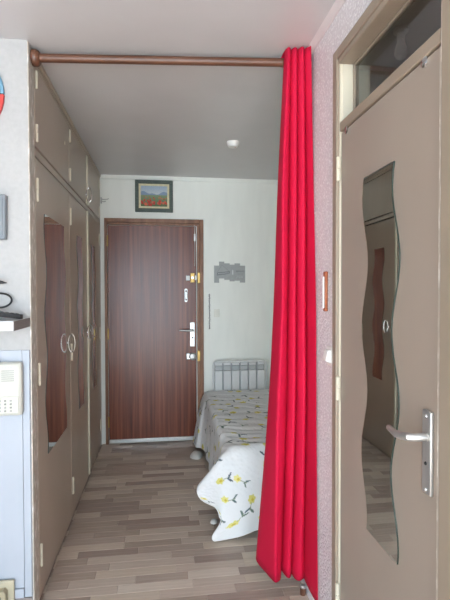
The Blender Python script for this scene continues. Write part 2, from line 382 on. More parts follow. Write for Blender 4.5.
# slim slide bolt top right
sb = MB().tube([(.305, YB - .034, 2.045), (.305, YB - .034, 1.66)], .0035, 8).build('slide_rod', M['alu'], door)
MB().box(.297, .313, YB - .040, YB - .024, 1.895, 1.965).build('slide_case', M['steel'], sb, .003)

# ================================================================== WARDROBE
ward = empty('built_in_wardrobe', (XL - .3, (YN + YB) / 2, 0), 'taupe painted built-in wardrobe with wavy mirrors along the left side', 'wardrobe')
FX = XL - .020        # face of the carcass frame; doors stand flush at XL
body = MB()
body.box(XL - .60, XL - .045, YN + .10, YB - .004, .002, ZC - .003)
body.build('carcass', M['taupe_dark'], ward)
fr = MB()
fr.box(XL - .045, XL, YN + .092, 2.165, .002, ZC - .003)                     # first post
fr.box(XL - .045, XL - .002, 2.165, YB - .004, 2.042, 2.074)                 # middle rail
fr.box(XL - .045, XL - .002, 2.165, YB - .004, 2.456, ZC - .003)             # top rail
fr.box(XL - .045, XL - .002, 4.268, YB - .004, .002, 2.452)                  # last post
fr.box(XL - .045, XL - .006, 2.165, 4.268, .002, .026)                       # plinth
fr.build('face_frame', M['taupe'], ward, .0015)
MB().box(XL - .0035, XL + .002, YN - .003, YN + .080, .002, ZC - .005).build('edge_strip', M['worn'], ward, .002)['label'] = 'worn pale edge of the first post'
MB().box(XL - .002, XL + .008, 2.19, YB - .018, 2.474, ZC - .003).build('top_moulding', M['taupe'], ward, .003)
def wave_poly(y0, y1, z0, z1, sgn, ph=1.52, amp=.022, per=.42, n=48):
    f = lambda z: sgn * amp * math.cos(2 * PI * (z - ph) / per)
    zs = [z0 + (z1 - z0) * i / n for i in range(n + 1)]
    return [(y0 + f(z), z) for z in zs], [(y1 + f(z), z) for z in zs]
def wavy_mirror(parent, xface, into, y0, y1, z0, z1, sgn, lift=0.0):
    """mirror sheet 5 mm thick glued on a door: silvered face, green glass edge"""
    A, B = wave_poly(y0, y1, z0, z1, sgn)
    x1 = xface + into * .004; n = len(A); vs = []
    for x, l_ in ((xface + into * .0004, 0.0), (x1, into * lift)):
        vs += [(x, *p) for p in A] + [(x + l_, *p) for p in B]
    mb = MB(); base = 2 * n; fs_f = []; fs_e = []
    for i in range(n - 1):
        fs_f.append((base + i, base + i + 1, base + n + i + 1, base + n + i))
        fs_e.append((i, i + 1, n + i + 1, n + i))
        fs_e.append((i, i + 1, base + i + 1, base + i)); fs_e.append((n + i, n + i + 1, base + n + i + 1, base + n + i))
    fs_e.append((0, n, base + n, base)); fs_e.append((n - 1, 2 * n - 1, base + 2 * n - 1, base + n - 1))
    mb.add(vs, fs_f + fs_e); mb.mi = [0] * len(fs_f) + [1] * len(fs_e)
    o = mb.build('mirror', [M['mirror'], M['mirror_edge']], parent, smooth=0)
    o['label'] = 'wavy edged mirror'
    return o
def hinge(parent, y, z, x=XL + .004, length=.10, r=.0060, mat='cream'):
    mb = MB()
    mb.lathe([(r * .6, -length / 2 - .003), (r, -length / 2), (r, -.001)], (x, y, z), 'z', 10)
    mb.lathe([(r, .001), (r, length / 2), (r * .6, length / 2 + .003)], (x, y, z), 'z', 10)
    return mb.build('hinge', M[mat], parent)
def ring_handle(parent, y, z):
    h = MB()
    pts = [(XL + .024 + .019 * math.cos(a), y, z + .054 * math.sin(a)) for a in [2 * PI * k / 28 for k in range(28)]]
    h.tube(pts, .0042, 8, closed=True)
    o = h.build('ring_handle', M['chrome'], parent)
    MB().lathe([(.012, 0), (.010, .006), (.006, .008)], (XL, y, z), 'x', 14).build('rosette', M['chrome'], o)
    return o
low = [(2.168, 2.918, 2.325, 2.765, 2.190, 2.832), (2.924, 3.590, 3.178, 3.362, 2.952, 3.548), (3.596, 4.264, 3.815, 4.000, 4.254, 3.718)]
for i, (a, b_, m0, m1, hy, ry) in enumerate(low):
    d = bx(XL - .022, XL, a + .002, b_ - .002, .030, 2.032).build('door', M['taupe'], ward, .002)
    wavy_mirror(d, XL, 1, m0, m1, .628, 1.800, 1)
    for z in (1.89, 1.048, .210): hinge(d, hy, z)
    ring_handle(d, ry, 1.118)
    u = bx(XL - .022, XL, a + .002, b_ - .002, 2.084, 2.448).build('upper_door', M['taupe'], ward, .002)
    for z in (2.385, 2.145): hinge(u, hy, z, length=.075)
    if i == 0:
        MB().lathe([(.011, 0), (.009, .004)], (XL, 2.806, 2.296), 'x', 14).build('keyhole', M['cream'], u)
    if i == 1: ring_handle(u, 3.556, 2.150)
for z0, z1 in ((.030, 2.032), (2.074, 2.446)):
    MB().box(XL - .001, XL + .012, 3.574, 3.602, z0, z1).build('closing_batten', M['cream'], ward, .003)['label'] = 'cream closing batten'

# ================================================================== BATHROOM DOOR (right wall)
bd = empty('door_2', (XR + .02, 1.34, 0), 'taupe bathroom door with long wavy mirror and lever handle at right', 'door', kind='structure')
BY0, BY1, BZ = 1.030, 1.652, 2.017
c = MB()
c.box(XR - .014, XR + .08, 1.667, DY1, 0, DZ); c.box(XR - .014, XR + .08, DY0 - .055, 1.012, 0, DZ); c.box(XR - .014, XR + .08, 1.012, 1.667, 2.296, DZ)
c.build('casing', M['taupe_frame'], bd, .004)
c = MB(); c.box(XR - .003, XR + .07, 1.659, 1.667, 0, 2.296); c.box(XR + .004, XR + .07, 1.656, 1.660, 2.058, 2.296); c.build('jamb_strip', M['cream'], bd, .002)
c = MB(); c.box(XR - .006, XR + .07, 1.012, 1.027, 0, 2.296); c.build('jamb_strip', M['worn'], bd, .003)
c = MB(); c.box(XR - .010, XR + .07, 1.027, 1.656, 2.274, 2.296); c.build('head', M['taupe_frame'], bd, .004)
c = MB(); c.box(XR - .006, XR + .07, 1.027, 1.656, 2.022, 2.058); c.build('transom_rail', M['taupe_frame'], bd, .004)
tw = MB(); t = .014
tw.box(XR + .045, XR + .066, 1.644, 1.656, 2.058, 2.274); tw.box(XR + .045, XR + .066, 1.027, 1.041, 2.058, 2.274)
tw.box(XR + .045, XR + .066, 1.041, 1.644, 2.266, 2.274); tw.box(XR + .045, XR + .066, 1.041, 1.644, 2.058, 2.066)
two = tw.build('transom_frame', M['taupe_frame'], bd, .002)
bx(XR + .053, XR + .057, 1.041, 1.644, 2.066, 2.266).build('pane', M['glass'], two)
bl = bx(XR, XR + .040, BY0, BY1, .010, BZ).build('door_leaf', M['taupe_door'], bd, .002)
wavy_mirror(bl, XR, -1, 1.438, 1.238, .643, 1.801, -1, .0014)
MB().box(XR - .0015, XR + .002, BY0 - .0005, BY0 + .006, .012, BZ - .002).build('worn_edge', M['worn'], bl)
for z in (1.885, 1.058, .265):
    hinge(bd, 1.657, z, x=XR - .009, length=.085, r=.0085)
pp = bx(XR - .010, XR, 1.050, 1.088, .914, 1.126).build('handle_plate', M['alu'], bl, .003)
MB().tube([(XR - .010, 1.068, 1.060), (XR - .044, 1.068, 1.060), (XR - .052, 1.074, 1.060), (XR - .055, 1.11, 1.052), (XR - .054, 1.140, 1.048), (XR - .044, 1.195, 1.048)], [.0105, .010, .0105, .010, .0095, .008], 14).build('lever', M['alu'], pp)
MB().lathe([(.0125, 0), (.0125, -.004)], (XR - .010, 1.068, 1.060), 'x', 16).build('collar', M['alu'], pp)
for z, r, mm in ((1.112, .0045, 'steel'), (.992, .0048, 'dark_hole'), (.926, .0045, 'steel')):
    MB().lathe([(r, 0), (r * .8, -.0025)], (XR - .010, 1.070, z), 'x', 12).build('screw' if mm == 'steel' else 'keyhole', M[mm], pp)
for y, lb in ((1.100, 'round metal clip over the bathroom door top, nearest the camera'), (1.598, 'small metal clip over the bathroom door top, beside the hinge')):
    cl = empty('door_clip', (XR, y, BZ - .03), lb, 'clip', 'clips on the bathroom door top')
    MB().lathe([(.014, 0), (.014, -.003), (.009, -.005)], (XR - .0005, y, BZ - .006), 'x', 16).build('disc', M['chrome'], cl)
    MB().box(XR - .003, XR - .0005, y - .006, y + .006, BZ - .02, BZ + .003).build('strap', M['alu'], cl, .0008)

# bathroom fittings seen dimly through the transom
lp = empty('ceiling_bulb', (.98, 1.79, ZC), 'pale unlit bulb on the bathroom ceiling, seen dimly through the transom glass', 'bulb')
MB().lathe([(.030, -.0005), (.030, -.012), (.016, -.016), (.016, -.045)], (.98, 1.79, ZC), 'z', 18).build('socket', M['white_plastic'], lp)
MB().lathe([(.012, -.045), (.016, -.055), (.024, -.080), (.026, -.098), (.019, -.116), (.006, -.124)], (.98, 1.79, ZC), 'z', 18).build('bulb', M['white_plastic'], lp)

# ================================================================== CURTAIN ROD + CURTAIN
rod = empty('curtain_rod', (0, 2.12, 2.43), 'brown wooden curtain rod spanning the corridor below the ceiling', 'curtain rod')
ra, rb = Vector((XL + .006, 2.128, 2.452)), Vector((XR, 2.030, 2.460))
MB().tube([ra + (rb - ra) * k / 12 for k in range(13)], .0185, 20).build('pole', M['rod'], rod)
MB().lathe([(.034, .0), (.036, .006), (.036, .020), (.030, .030), (.024, .034)], (XL + .0035, 2.128, 2.452), 'x', 24).build('socket', M['rod'], rod)
MB().lathe([(.024, -.034), (.032, -.028), (.034, -.020), (.034, .0)], (XR - .001, 2.030, 2.460), 'x', 24).build('socket', M['rod'], rod)

def catmull(P, n):
    """P (k,3) control points -> n samples"""
    P = np.asarray(P, float); k = len(P)
    t = np.linspace(0, k - 1 - 1e-9, n); i = t.astype(int); u = (t - i)[:, None]
    g = lambda j: P[np.clip(j, 0, k - 1)]
    p0 = np.where((i == 0)[:, None], 2 * g(i) - g(i + 1), g(i - 1)); p1 = g(i); p2 = g(i + 1)
    p3 = np.where((i + 2 > k - 1)[:, None], 2 * g(i + 1) - g(i), g(i + 2))
    return 0.5 * (2 * p1 + (p2 - p0) * u + (2 * p0 - 5 * p1 + 4 * p2 - p3) * u ** 2 + (3 * p1 - p0 - 3 * p2 + p3) * u ** 3)
# plan outlines of the folds at five heights, from the heading down to the hem
LV = [
 (2.488, [(.545, 2.012), (.542, 1.990), (.549, 1.958), (.566, 1.982), (.576, 1.955), (.594, 1.980), (.603, 1.945), (.623, 1.972), (.630, 1.930), (.643, 1.938), (.655, 1.975)]),
 (1.924, [(.536, 2.090), (.533, 2.060), (.530, 1.985), (.570, 2.030), (.575, 1.985), (.605, 2.025), (.610, 1.980), (.644, 2.030), (.641, 1.955), (.660, 1.955), (.664, 1.990)]),
 (1.386, [(.524, 2.120), (.520, 2.085), (.527, 1.985), (.567, 2.040), (.571, 1.985), (.602, 2.035), (.607, 1.975), (.646, 2.035), (.634, 1.935), (.659, 1.918), (.664, 1.950)]),
 (0.844, [(.502, 2.150), (.500, 2.110), (.508, 2.000), (.566, 2.060), (.571, 2.000), (.605, 2.060), (.609, 1.980), (.649, 2.045), (.634, 1.925), (.658, 1.905), (.664, 1.940)]),
 (0.080, [(.461, 2.240), (.462, 2.200), (.507, 2.050), (.558, 2.120), (.576, 2.060), (.602, 2.100), (.630, 2.035), (.655, 2.070), (.642, 1.920), (.660, 1.888), (.664, 1.915)])]
NS, NR = 240, 60
def lobes(l):
    # rounded, flat-fronted folds with tight grooves between them
    P = [l[0], l[1], ((l[1][0] + l[2][0]) / 2 - .002, (l[1][1] + l[2][1]) / 2), l[2]]
    g1 = l[3]
    for t in (.35, .7, .9): P.append((l[2][0] + (g1[0] - l[2][0]) * t, l[2][1] + (g1[1] - l[2][1]) * t ** 3.0))
    P.append(g1)
    for a_, r_, b_ in ((3, 4, 5), (5, 6, 7)):
        g0, r0, g1 = l[a_], l[r_], l[b_]
        for t in (.08, .22, .45, .68, .86, .95):
            yb = g0[1] + (g1[1] - g0[1]) * t
            P.append((g0[0] + (g1[0] - g0[0]) * t, yb - (yb - r0[1]) * math.sin(PI * t) ** .55))
        P.append(g1)
    g0, r0 = l[7], l[8]
    for t in (.12, .4, .75): P.append((g0[0] + (l[9][0] - g0[0]) * t, g0[1] + (l[9][1] - g0[1]) * t ** .4))
    P += [l[9], l[10]]
    return P
LC = np.stack([catmull([(x, y, 0) for x, y in lobes(l)], NS) for _, l in LV])      # 5 x NS x 3
LZ_ = np.array([z for z, _ in LV])
CS = np.stack([catmull(LC[:, j], 201) for j in range(NS)], 1)             # 201 x NS x 3
ZS = catmull([(0, 0, z) for z in LZ_], 201)[:, 2]
hem = catmull([(0, 0, z) for z in (.080, .080, .072, .090, .082, .088, .078, .084, .072, .068, .072)], NS)[:, 2]
def plan(z):
    t_ = np.interp(-z, -ZS, np.arange(201)); i = int(min(t_, 199)); f_ = t_ - i
    return CS[i] * (1 - f_) + CS[i + 1] * f_
vs, fs = [], []
ztop = ZC - .010
def row(z, flat=0.0, hz=None, dy=0.0):
    P = plan(z)
    for j in range(NS):
        y = P[j, 1] * (1 - flat) + 2.064 * flat + dy
        vs.append((min(P[j, 0], XR - .003), y, z if hz is None else hz[j]))
rows = 0
for z, fl in ((2.450, 1.0), (2.468, 1.0), (2.486, .85), (ztop, .5)): row(z, fl); rows += 1
for k in range(NR + 1):
    q = k / NR; z = (ztop - .006) * (1 - q) + .080 * q
    row(z, 0.0, z + (hem - .080) * q ** 6); rows += 1
nR = rows
for i in range(nR - 1):
    for j in range(NS - 1):
        fs.append((i * NS + j, i * NS + j + 1, (i + 1) * NS + j + 1, (i + 1) * NS + j))
cm = MB().add(vs, fs).build('curtain', M['red'], None, smooth=180, solid=.0025)
tag(cm, 'long red curtain gathered against the wallpapered right wall', 'curtain')

# small door stop under the curtain
ds = empty('door_stop', (.655, 2.095, 0), 'small brown door stop on the floor under the red curtain', 'door stop')
MB().lathe([(.013, .0), (.014, .004), (.013, .034)], (.648, 2.058, 0), 'z', 18).build('post', M['rod'], ds)
MB().lathe([(.0145, .034), (.015, .040), (.010, .046)], (.648, 2.058, 0), 'z', 18).build('cap', M['alu'], ds)

# ================================================================== WALL THINGS AT RIGHT
th = empty('wall_thermometer', (XR, 1.812, 1.345), 'narrow copper-brown thermometer hung on the pinkish wallpaper', 'thermometer')
MB().box(XR - .012, XR - .001, 1.786, 1.800, 1.348, 1.502).build('backing', M['copper'], th, .003)
MB().box(XR - .014, XR - .001, 1.784, 1.810, 1.484, 1.506).build('top_cap', M['copper'], th, .004)
MB().box(XR - .014, XR - .001, 1.784, 1.810, 1.344, 1.358).build('bottom_cap', M['copper'], th, .003)
MB().tube([(XR - .011, 1.808, 1.356), (XR - .011, 1.808, 1.486)], .0055, 10).build('tube', M['white_plastic'], th)
sw = empty('light_switch', (XR, 1.76, 1.13), 'white light switch on the wallpaper beside the bathroom door hinge', 'switch')
MB().box(XR - .008, XR - .0005, 1.722, 1.785, 1.128, 1.206).build('plate', M['white_plastic'], sw, .004)
MB().prism([(XR - .008, 1.142), (XR - .030, 1.150), (XR - .020, 1.192), (XR - .008, 1.194)], 'y', 1.732, 1.774).build('rocker', M['white_plastic'], sw, .003)

# ================================================================== THINGS ON THE END WALL
pc = empty('framed_painting', (-.07, YB, 2.162), 'small framed painting of a red poppy field above the entry door', 'painting')
def rect_frame(x0, x1, z0, z1, wd, y0, y1):
    m_ = MB()
    o_ = [(x0, z0), (x1, z0), (x1, z1), (x0, z1)]; n_ = [(x0 + wd, z0 + wd), (x1 - wd, z0 + wd), (x1 - wd, z1 - wd), (x0 + wd, z1 - wd)]
    for k in range(4):
        l = (k + 1) % 4
        m_.prism([o_[k], o_[l], n_[l], n_[k]], 'y', y0, y1)
    return m_
px0, px1, pz0, pz1 = -.246, .103, 2.163, 2.459
rect_frame(px0, px1, pz0, pz1, .034, YB - .032, YB - .001).build('frame', M['frame_green'], pc, .004)
rect_frame(px0 + .033, px1 - .033, pz0 + .033, pz1 - .033, .020, YB - .024, YB - .002).build('liner', M['gilt'], pc, .002)
cx0, cx1, cz0, cz1 = px0 + .052, px1 - .052, pz0 + .052, pz1 - .052
NX, NZ = 90, 70
gx, gz = np.meshgrid(np.linspace(0, 1, NX), np.linspace(0, 1, NZ))
rs = np.random.RandomState(3)
C = np.zeros((NZ, NX, 3))
sky = np.array(lin((150, 172, 196))); sky2 = np.array(lin((190, 200, 204))); hill = np.array(lin((128, 150, 176))); fld = np.array(lin((126, 150, 112))); fld2 = np.array(lin((70, 92, 58)))
k = ((gz - .62) / .38).clip(0, 1)[..., None]; C = sky2 * (1 - k) + sky * k
hl = .66 + .06 * np.sin(gx * 7 + 1) + .03 * np.sin(gx * 17)
C = np.where((gz < hl)[..., None], hill, C)
k = (gz / .56).clip(0, 1)[..., None]; C = np.where((gz < .56)[..., None], fld2 * (1 - k) + fld * k, C)
C *= (1 + .22 * (rs.rand(NZ, NX, 1) - .5))
for q in range(46):
    x, z = rs.rand(), .48 * rs.rand() ** .8 + .03
    r = .018 + .042 * (1 - z / .5)
    dd = ((gx - x) ** 2 + ((gz - z) * .85) ** 2) ** .5
    colr = np.array(lin([(196, 62, 44), (178, 48, 38), (214, 96, 70)][q % 3]))
    C = np.where((dd < r)[..., None], colr, C)
vs = [(cx0 + (cx1 - cx0) * gx[i, j], YB - .014, cz0 + (cz1 - cz0) * gz[i, j]) for i in range(NZ) for j in range(NX)]
fs = [(i * NX + j, i * NX + j + 1, (i + 1) * NX + j + 1, (i + 1) * NX + j) for i in range(NZ - 1) for j in range(NX - 1)]
cv = MB().add(vs, fs).build('canvas', M['canvas'], pc)
ca = cv.data.color_attributes.new('print', 'FLOAT_COLOR', 'POINT')
ca.data.foreach_set('color', np.concatenate([C.reshape(-1, 3), np.ones((NX * NZ, 1))], 1).astype(np.float32).ravel())

dk = empty('wall_plaque', (.64, YB, 1.51), 'grey stepped-edge wall plaque with a hanging sign drawing and lettering', 'plaque')
steps = [(.492, 1.504), (.540, 1.504), (.540, 1.545), (.590, 1.545), (.590, 1.532), (.642, 1.532), (.642, 1.518), (.690, 1.518), (.690, 1.524), (.742, 1.524), (.742, 1.506), (.793, 1.506),
         (.793, 1.668), (.742, 1.668), (.742, 1.690), (.690, 1.690), (.690, 1.678), (.642, 1.678), (.642, 1.690), (.590, 1.690), (.590, 1.706), (.540, 1.706), (.540, 1.668), (.492, 1.668)]
MB().prism(steps, 'y', YB - .006, YB - .0005).build('board', M['decal_grey'], dk)
def ribbon(pts, wd, y0, name, mat, parent):
    return MB().tube([(p[0], y0, p[1]) for p in pts], wd, 6).build(name, mat, parent)
ribbon([(.523, 1.605), (.566, 1.676), (.640, 1.612)], .0018, YB - .0065, 'cord_drawing', M['decal_dark'], dk)
MB().prism([(.516, 1.572), (.640, 1.590), (.646, 1.616), (.520, 1.602)], 'y', YB - .008, YB - .006).build('sign_drawing', M['decal_dark'], dk)
def scribble(x0, x1, z, amp, n, wd, name, mat, parent, y0, slope=0.0, seed=1):
    r_ = random.Random(seed); pts = []
    for k in range(n + 1):
        pts.append((x0 + (x1 - x0) * k / n, z + slope * k / n + amp * (1 if k % 2 else -1) * (.4 + .6 * r_.random())))
    return ribbon(pts, wd, y0, name, mat, parent)
scribble(.530, .632, 1.590, .006, 22, .0016, 'lettering', M['decal_light'], dk, YB - .0085, .010, 2)
scribble(.706, .782, 1.614, .010, 20, .0022, 'lettering', M['decal_dark'], dk, YB - .0065, 0, 3)
scribble(.712, .776, 1.588, .004, 16, .0014, 'lettering', M['decal_dark'], dk, YB - .0065, 0, 4)
scribble(.708, .770, 1.558, .010, 18, .0022, 'lettering', M['decal_light'], dk, YB - .0065, 0, 5)
MB().box(.668, .676, YB - .0075, YB - .006, 1.582, 1.626).build('mark', M['decal_light'], dk)

# upright line of small black lettering
ln = empty('wall_lettering', (.447, YB, 1.06), 'thin upright line of small black script lettering beside the door', 'lettering')
r_ = random.Random(11)
for z0, z1 in ((1.062, 1.068), (1.074, 1.104), (1.112, 1.270), (1.276, 1.395)):
    n = max(2, int((z1 - z0) / .006)); pts = [(.447 + (.008 if k % 2 else -.008) * (.4 + .6 * r_.random()), z0 + (z1 - z0) * k / n) for k in range(n + 1)]
    ribbon(pts, .0038, YB - .003, 'word', M['ink'], ln)
s2 = empty('wall_switch', (.517, YB, 1.175), 'pale square switch on the end wall under the grey plaque', 'switch')
MB().box(.490, .543, YB - .008, YB - .0005, 1.175, 1.253).build('plate', M['ivory_plastic'], s2, .003)
MB().box(.498, .535, YB - .013, YB - .008, 1.186, 1.242).build('rocker', M['ivory_plastic'], s2, .002)
hk = empty('coat_hook', (-.545, YB, 2.24), 'small metal hook high on the end wall beside the wardrobe', 'hook')
MB().box(-.555, -.545, YB - .05, YB - .0005, 2.235, 2.285).build('plate', M['alu'], hk, .002)
MB().tube([(-.546, YB - .035, 2.268), (-.52, YB - .04, 2.266), (-.492, YB - .042, 2.268), (-.482, YB - .043, 2.276)], .0045, 8).build('prong', M['alu'], hk)
MB().tube([(-.546, YB - .035, 2.250), (-.525, YB - .038, 2.246), (-.508, YB - .04, 2.250)], .0045, 8).build('prong', M['alu'], hk)

# radiator
rd = empty('radiator', (.74, YB - .06, .12), 'white sectional radiator on the end wall behind the bed', 'radiator')
RX0, RX1, RZ0, RZ1 = .468, .984, .14, .768
nsec = 6; sw_ = (RX1 - RX0 - .03) / nsec
bx(RX0 + .02, RX1 - .02, YB - .070, YB - .055, RZ0 + .03, RZ1 - .03).build('back_web', M['rad_gap'], rd)
for k in range(nsec):
    a = RX0 + .015 + k * sw_
    s_ = MB(); s_.box(a + .004, a + sw_ - .004, YB - .098, YB - .030, RZ0, RZ1 - .095)
    so = s_.build('section', M['radiator'], rd, .006)
    MB().box(a + .010, a + sw_ - .010, YB - .088, YB - .035, RZ1 - .093, RZ1 - .050).build('throat', M['rad_throat'], so, .003)
    MB().box(a + .008, a + sw_ - .008, YB - .094, YB - .035, RZ1 - .046, RZ1 - .018).build('louvre', M['radiator'], so, .004)
tb = [(RX0 + .004, YB - .098, RZ0 + .02), (RX0 + .004, YB - .098, RZ1 - .045), (RX0 + .010, YB - .098, RZ1 - .018), (RX0 + .034, YB - .098, RZ1 - .007),
      (RX1 - .034, YB - .098, RZ1 - .007), (RX1 - .010, YB - .098, RZ1 - .018), (RX1 - .004, YB - .098, RZ1 - .045), (RX1 - .004, YB - .098, RZ0 + .02)]
MB().tube(tb, .009, 10).build('surround', M['radiator'], rd)
for x in (.56, .92): MB().box(x - .015, x + .015, YB - .06, YB, .50, .54).build('bracket', M['rad_gap'], rd, .003)

# smoke detector
sd = empty('smoke_detector', (.511, 3.292, ZC), 'round white smoke detector on the corridor ceiling', 'detector')
MB().lathe([(.046, -.0005), (.046, -.010)], (.511, 3.292, ZC), 'z', 28).build('base', M['white_plastic'], sd)
MB().lathe([(.044, -.010), (.043, -.018), (.034, -.036), (.020, -.040)], (.511, 3.292, ZC), 'z', 28).build('cover', M['white_plastic'], sd)
MB().lathe([(.004, -.039), (.003, -.042)], (.525, 3.280, ZC), 'z', 10).build('lamp', M['disc_red'], sd)

# ================================================================== BED AND QUILT
bed = empty('bed', (.80, 3.42, 0), 'single bed in the alcove hidden under the floral quilt', 'bed')
bx(.405, 1.20, 2.70, 4.235, .27, .470).build('mattress', M['mattress'], bed, .03)
bx(.42, 1.19, 2.72, 4.23, .20, .268).build('bed_base', M['bed_metal'], bed, .006)
for x, y in ((.45, 2.80), (.45, 4.15), (1.15, 2.80), (1.15, 4.15)):
    MB().lathe([(.016, 0), (.016, .20)], (x, y, 0), 'z', 14).build('leg', M['bed_metal'], bed)
# control net of the quilt: rows from head to foot hem, columns from left hem over the top to the wall side
def qrow(Y, h, m_, t_, zt=.488, right=True, yk=0.0):
    c1b = ((m_[0] + t_) / 2 - .004, Y, (m_[1] + zt) / 2 + .02)
    return [(h[0], Y, h[1]), (m_[0], Y, m_[1]), c1b, (t_, Y, zt - .012), (t_ + .05, Y, zt), (.60, Y, zt + .004), (.85, Y, zt + .004), (1.10, Y, zt), (1.21, Y, zt - .01)]
net = [
    qrow(4.24, (.285, .050), (.325, .28), .390, .486),
    qrow(4.02, (.280, .050), (.318, .28), .386, .488),
    qrow(3.89, (.345, .065), (.362, .28), .384),
    qrow(3.40, (.352, .070), (.366, .28), .384),
    qrow(2.98, (.345, .090), (.362, .30), .382),
    qrow(2.78, (.315, .190), (.345, .36), .384, .488),
    [(.225, 2.66, .300), (.290, 2.665, .390), (.340, 2.67, .445), (.395, 2.68, .470), (.45, 2.68, .480), (.60, 2.69, .484), (.85, 2.69, .486), (1.10, 2.69, .484), (1.21, 2.69, .47)],
    [(.190, 2.595, .285), (.262, 2.605, .315), (.325, 2.612, .335), (.395, 2.615, .350), (.45, 2.620, .355), (.60, 2.635, .355), (.85, 2.64, .35), (1.10, 2.64, .35), (1.21, 2.65, .34)],
    [(.205, 2.580, .245), (.285, 2.590, .215), (.330, 2.600, .190), (.372, 2.590, .180), (.44, 2.595, .19), (.60, 2.605, .19), (.85, 2.61, .19), (1.10, 2.61, .19), (1.21, 2.62, .19)],
    [(.228, 2.575, .225), (.308, 2.590, .172), (.322, 2.600, .100), (.272, 2.560, .020), (.345, 2.555, .010), (.60, 2.585, .045), (.85, 2.59, .05), (1.10, 2.59, .06), (1.21, 2.60, .06)],
]
net = np.array(net)
NV, NU = 420, 240
# resample by chord length so the print keeps its scale
def resample(P, n):
    d = np.r_[0, np.cumsum(np.linalg.norm(np.diff(P, axis=0), axis=1))]
    s = np.linspace(0, d[-1], n)
    return np.stack([np.interp(s, d, P[:, k]) for k in range(3)], 1)
A = np.stack([catmull(net[i], 400) for i in range(len(net))])          # rows x 400 x 3
A = np.stack([resample(A[i], NU) for i in range(len(net))])
S = np.stack([catmull(A[:, j], 900) for j in range(NU)], 1)            # 900 x NU x 3
# common row spacing measured along the middle of the bed
mid = S[:, NU // 3]; d = np.r_[0, np.cumsum(np.linalg.norm(np.diff(mid, axis=0), axis=1))]
idx = np.interp(np.linspace(0, d[-1], NV), d, np.arange(900))
i0 = np.clip(idx.astype(int), 0, 898); fr_ = (idx - i0)[:, None, None]
S = S[i0] * (1 - fr_) + S[i0 + 1] * fr_
du = np.linalg.norm(np.diff(S, axis=1), axis=2); U = np.concatenate([np.zeros((NV, 1)), np.cumsum(du, 1)], 1)
V = np.repeat((np.linspace(0, d[-1], NV))[:, None], NU, 1)
# soft wrinkles across the top and gentle folds on the hanging sides
N = np.cross(np.gradient(S, axis=0), np.gradient(S, axis=1)); N /= np.linalg.norm(N, axis=2, keepdims=True) + 1e-9
N *= np.where(N[..., 2:3].mean() < 0, -1, 1)
topm = 1 / (1 + np.exp(-(S[..., 2] - .44) / .012))
ph = S[..., 1] * 1.0 + .35 * S[..., 0] + .03 * np.sin(S[..., 0] * 9) + .02 * np.sin(S[..., 0] * 23 + 2)
wr = .0030 * np.sin(ph * 74) * (.5 + .5 * np.sin(S[..., 0] * 11 + S[..., 1] * 5)) + .0022 * np.sin(ph * 43 + 1.3 * np.sin(S[..., 0] * 6))
sd_ = (1 - topm) * (S[..., 1] > 2.7) * .007 * np.sin(S[..., 1] * 26) * np.clip((.46 - S[..., 2]) / .3, 0, 1)
ft = (1 - topm) * (S[..., 1] <= 2.7) * .008 * np.sin(S[..., 0] * 30 + 1) * np.clip((.44 - S[..., 2]) / .4, 0, 1)
S = S + N * (wr * topm + sd_ + ft)[..., None]
S[..., 2] = np.maximum(S[..., 2], .006)
# printed flowers
base = np.ones((NV, NU, 3)) * np.array(lin((226, 228, 228)))
rs = np.random.RandomState(5)
def blot(uc, vc, du_, dv_, a, rx, ry, c, jag=.0):
    global base
    ca_, sa_ = math.cos(a), math.sin(a)
    x = (U - uc - du_); y = (V - vc - dv_)
    xr_, yr_ = x * ca_ + y * sa_, -x * sa_ + y * ca_
    ang = np.arctan2(yr_ / ry, xr_ / rx); rr_ = np.sqrt((xr_ / rx) ** 2 + (yr_ / ry) ** 2)
    msk = rr_ < 1 + jag * np.sin(ang * 6)
    base[msk] = np.array(lin(c))
def flower(uc, vc, a, s=1.0, kind=0):
    yc = [(220, 214, 128), (226, 219, 144), (214, 207, 118)][rs.randint(3)]
    if kind == 0:
        blot(uc, vc, 0, 0, a, .029 * s, .026 * s, yc, .14); blot(uc, vc, .004, .003, a, .010 * s, .010 * s, (196, 180, 70))
    st_ = (math.cos(a), math.sin(a))
    for t_ in np.linspace(.026, .075, 9) * s: blot(uc, vc, st_[0] * t_, st_[1] * t_, a, .0042, .0026, (150, 160, 130))
    for sg, l in ((.75, .055), (-.8, .062)):
        blot(uc, vc, st_[0] * l * s + math.cos(a + sg) * .024 * s, st_[1] * l * s + math.sin(a + sg) * .024 * s, a + sg, .024 * s, .0070 * s, [(92, 112, 110), (104, 124, 112), (84, 98, 108)][rs.randint(3)], .1)
cell = .150
for vi in np.arange(.06, d[-1], cell):
    for ui in np.arange(.04, U.max(), cell):
        uu = ui + rs.uniform(-.035, .035) + (cell / 2 if int(round((vi - .06) / cell)) % 2 else 0); vv = vi + rs.uniform(-.035, .035)
        flower(uu, vv, rs.uniform(0, 2 * PI), rs.uniform(.74, .95), 0 if rs.rand() < .78 else 1)
vs = S.reshape(-1, 3).tolist()
fs = [(i * NU + j, i * NU + j + 1, (i + 1) * NU + j + 1, (i + 1) * NU + j) for i in range(NV - 1) for j in range(NU - 1)]
quilt = empty('bedspread', (.80, 3.42, .0), 'white quilted bedspread with yellow flowers draped over the alcove bed', 'bedspread')
qm = MB().add(vs, fs).build('quilt', M['quilt'], quilt, smooth=180, solid=.006)
ca = qm.data.color_attributes.new('print', 'FLOAT_COLOR', 'POINT')
ca.data.foreach_set('color', np.concatenate([base.reshape(-1, 3), np.ones((NU * NV, 1))], 1).astype(np.float32).ravel())
ul = qm.data.uv_layers.new(name='UVMap')
li = np.empty(len(qm.data.loops), dtype=np.int32); qm.data.loops.foreach_get('vertex_index', li)
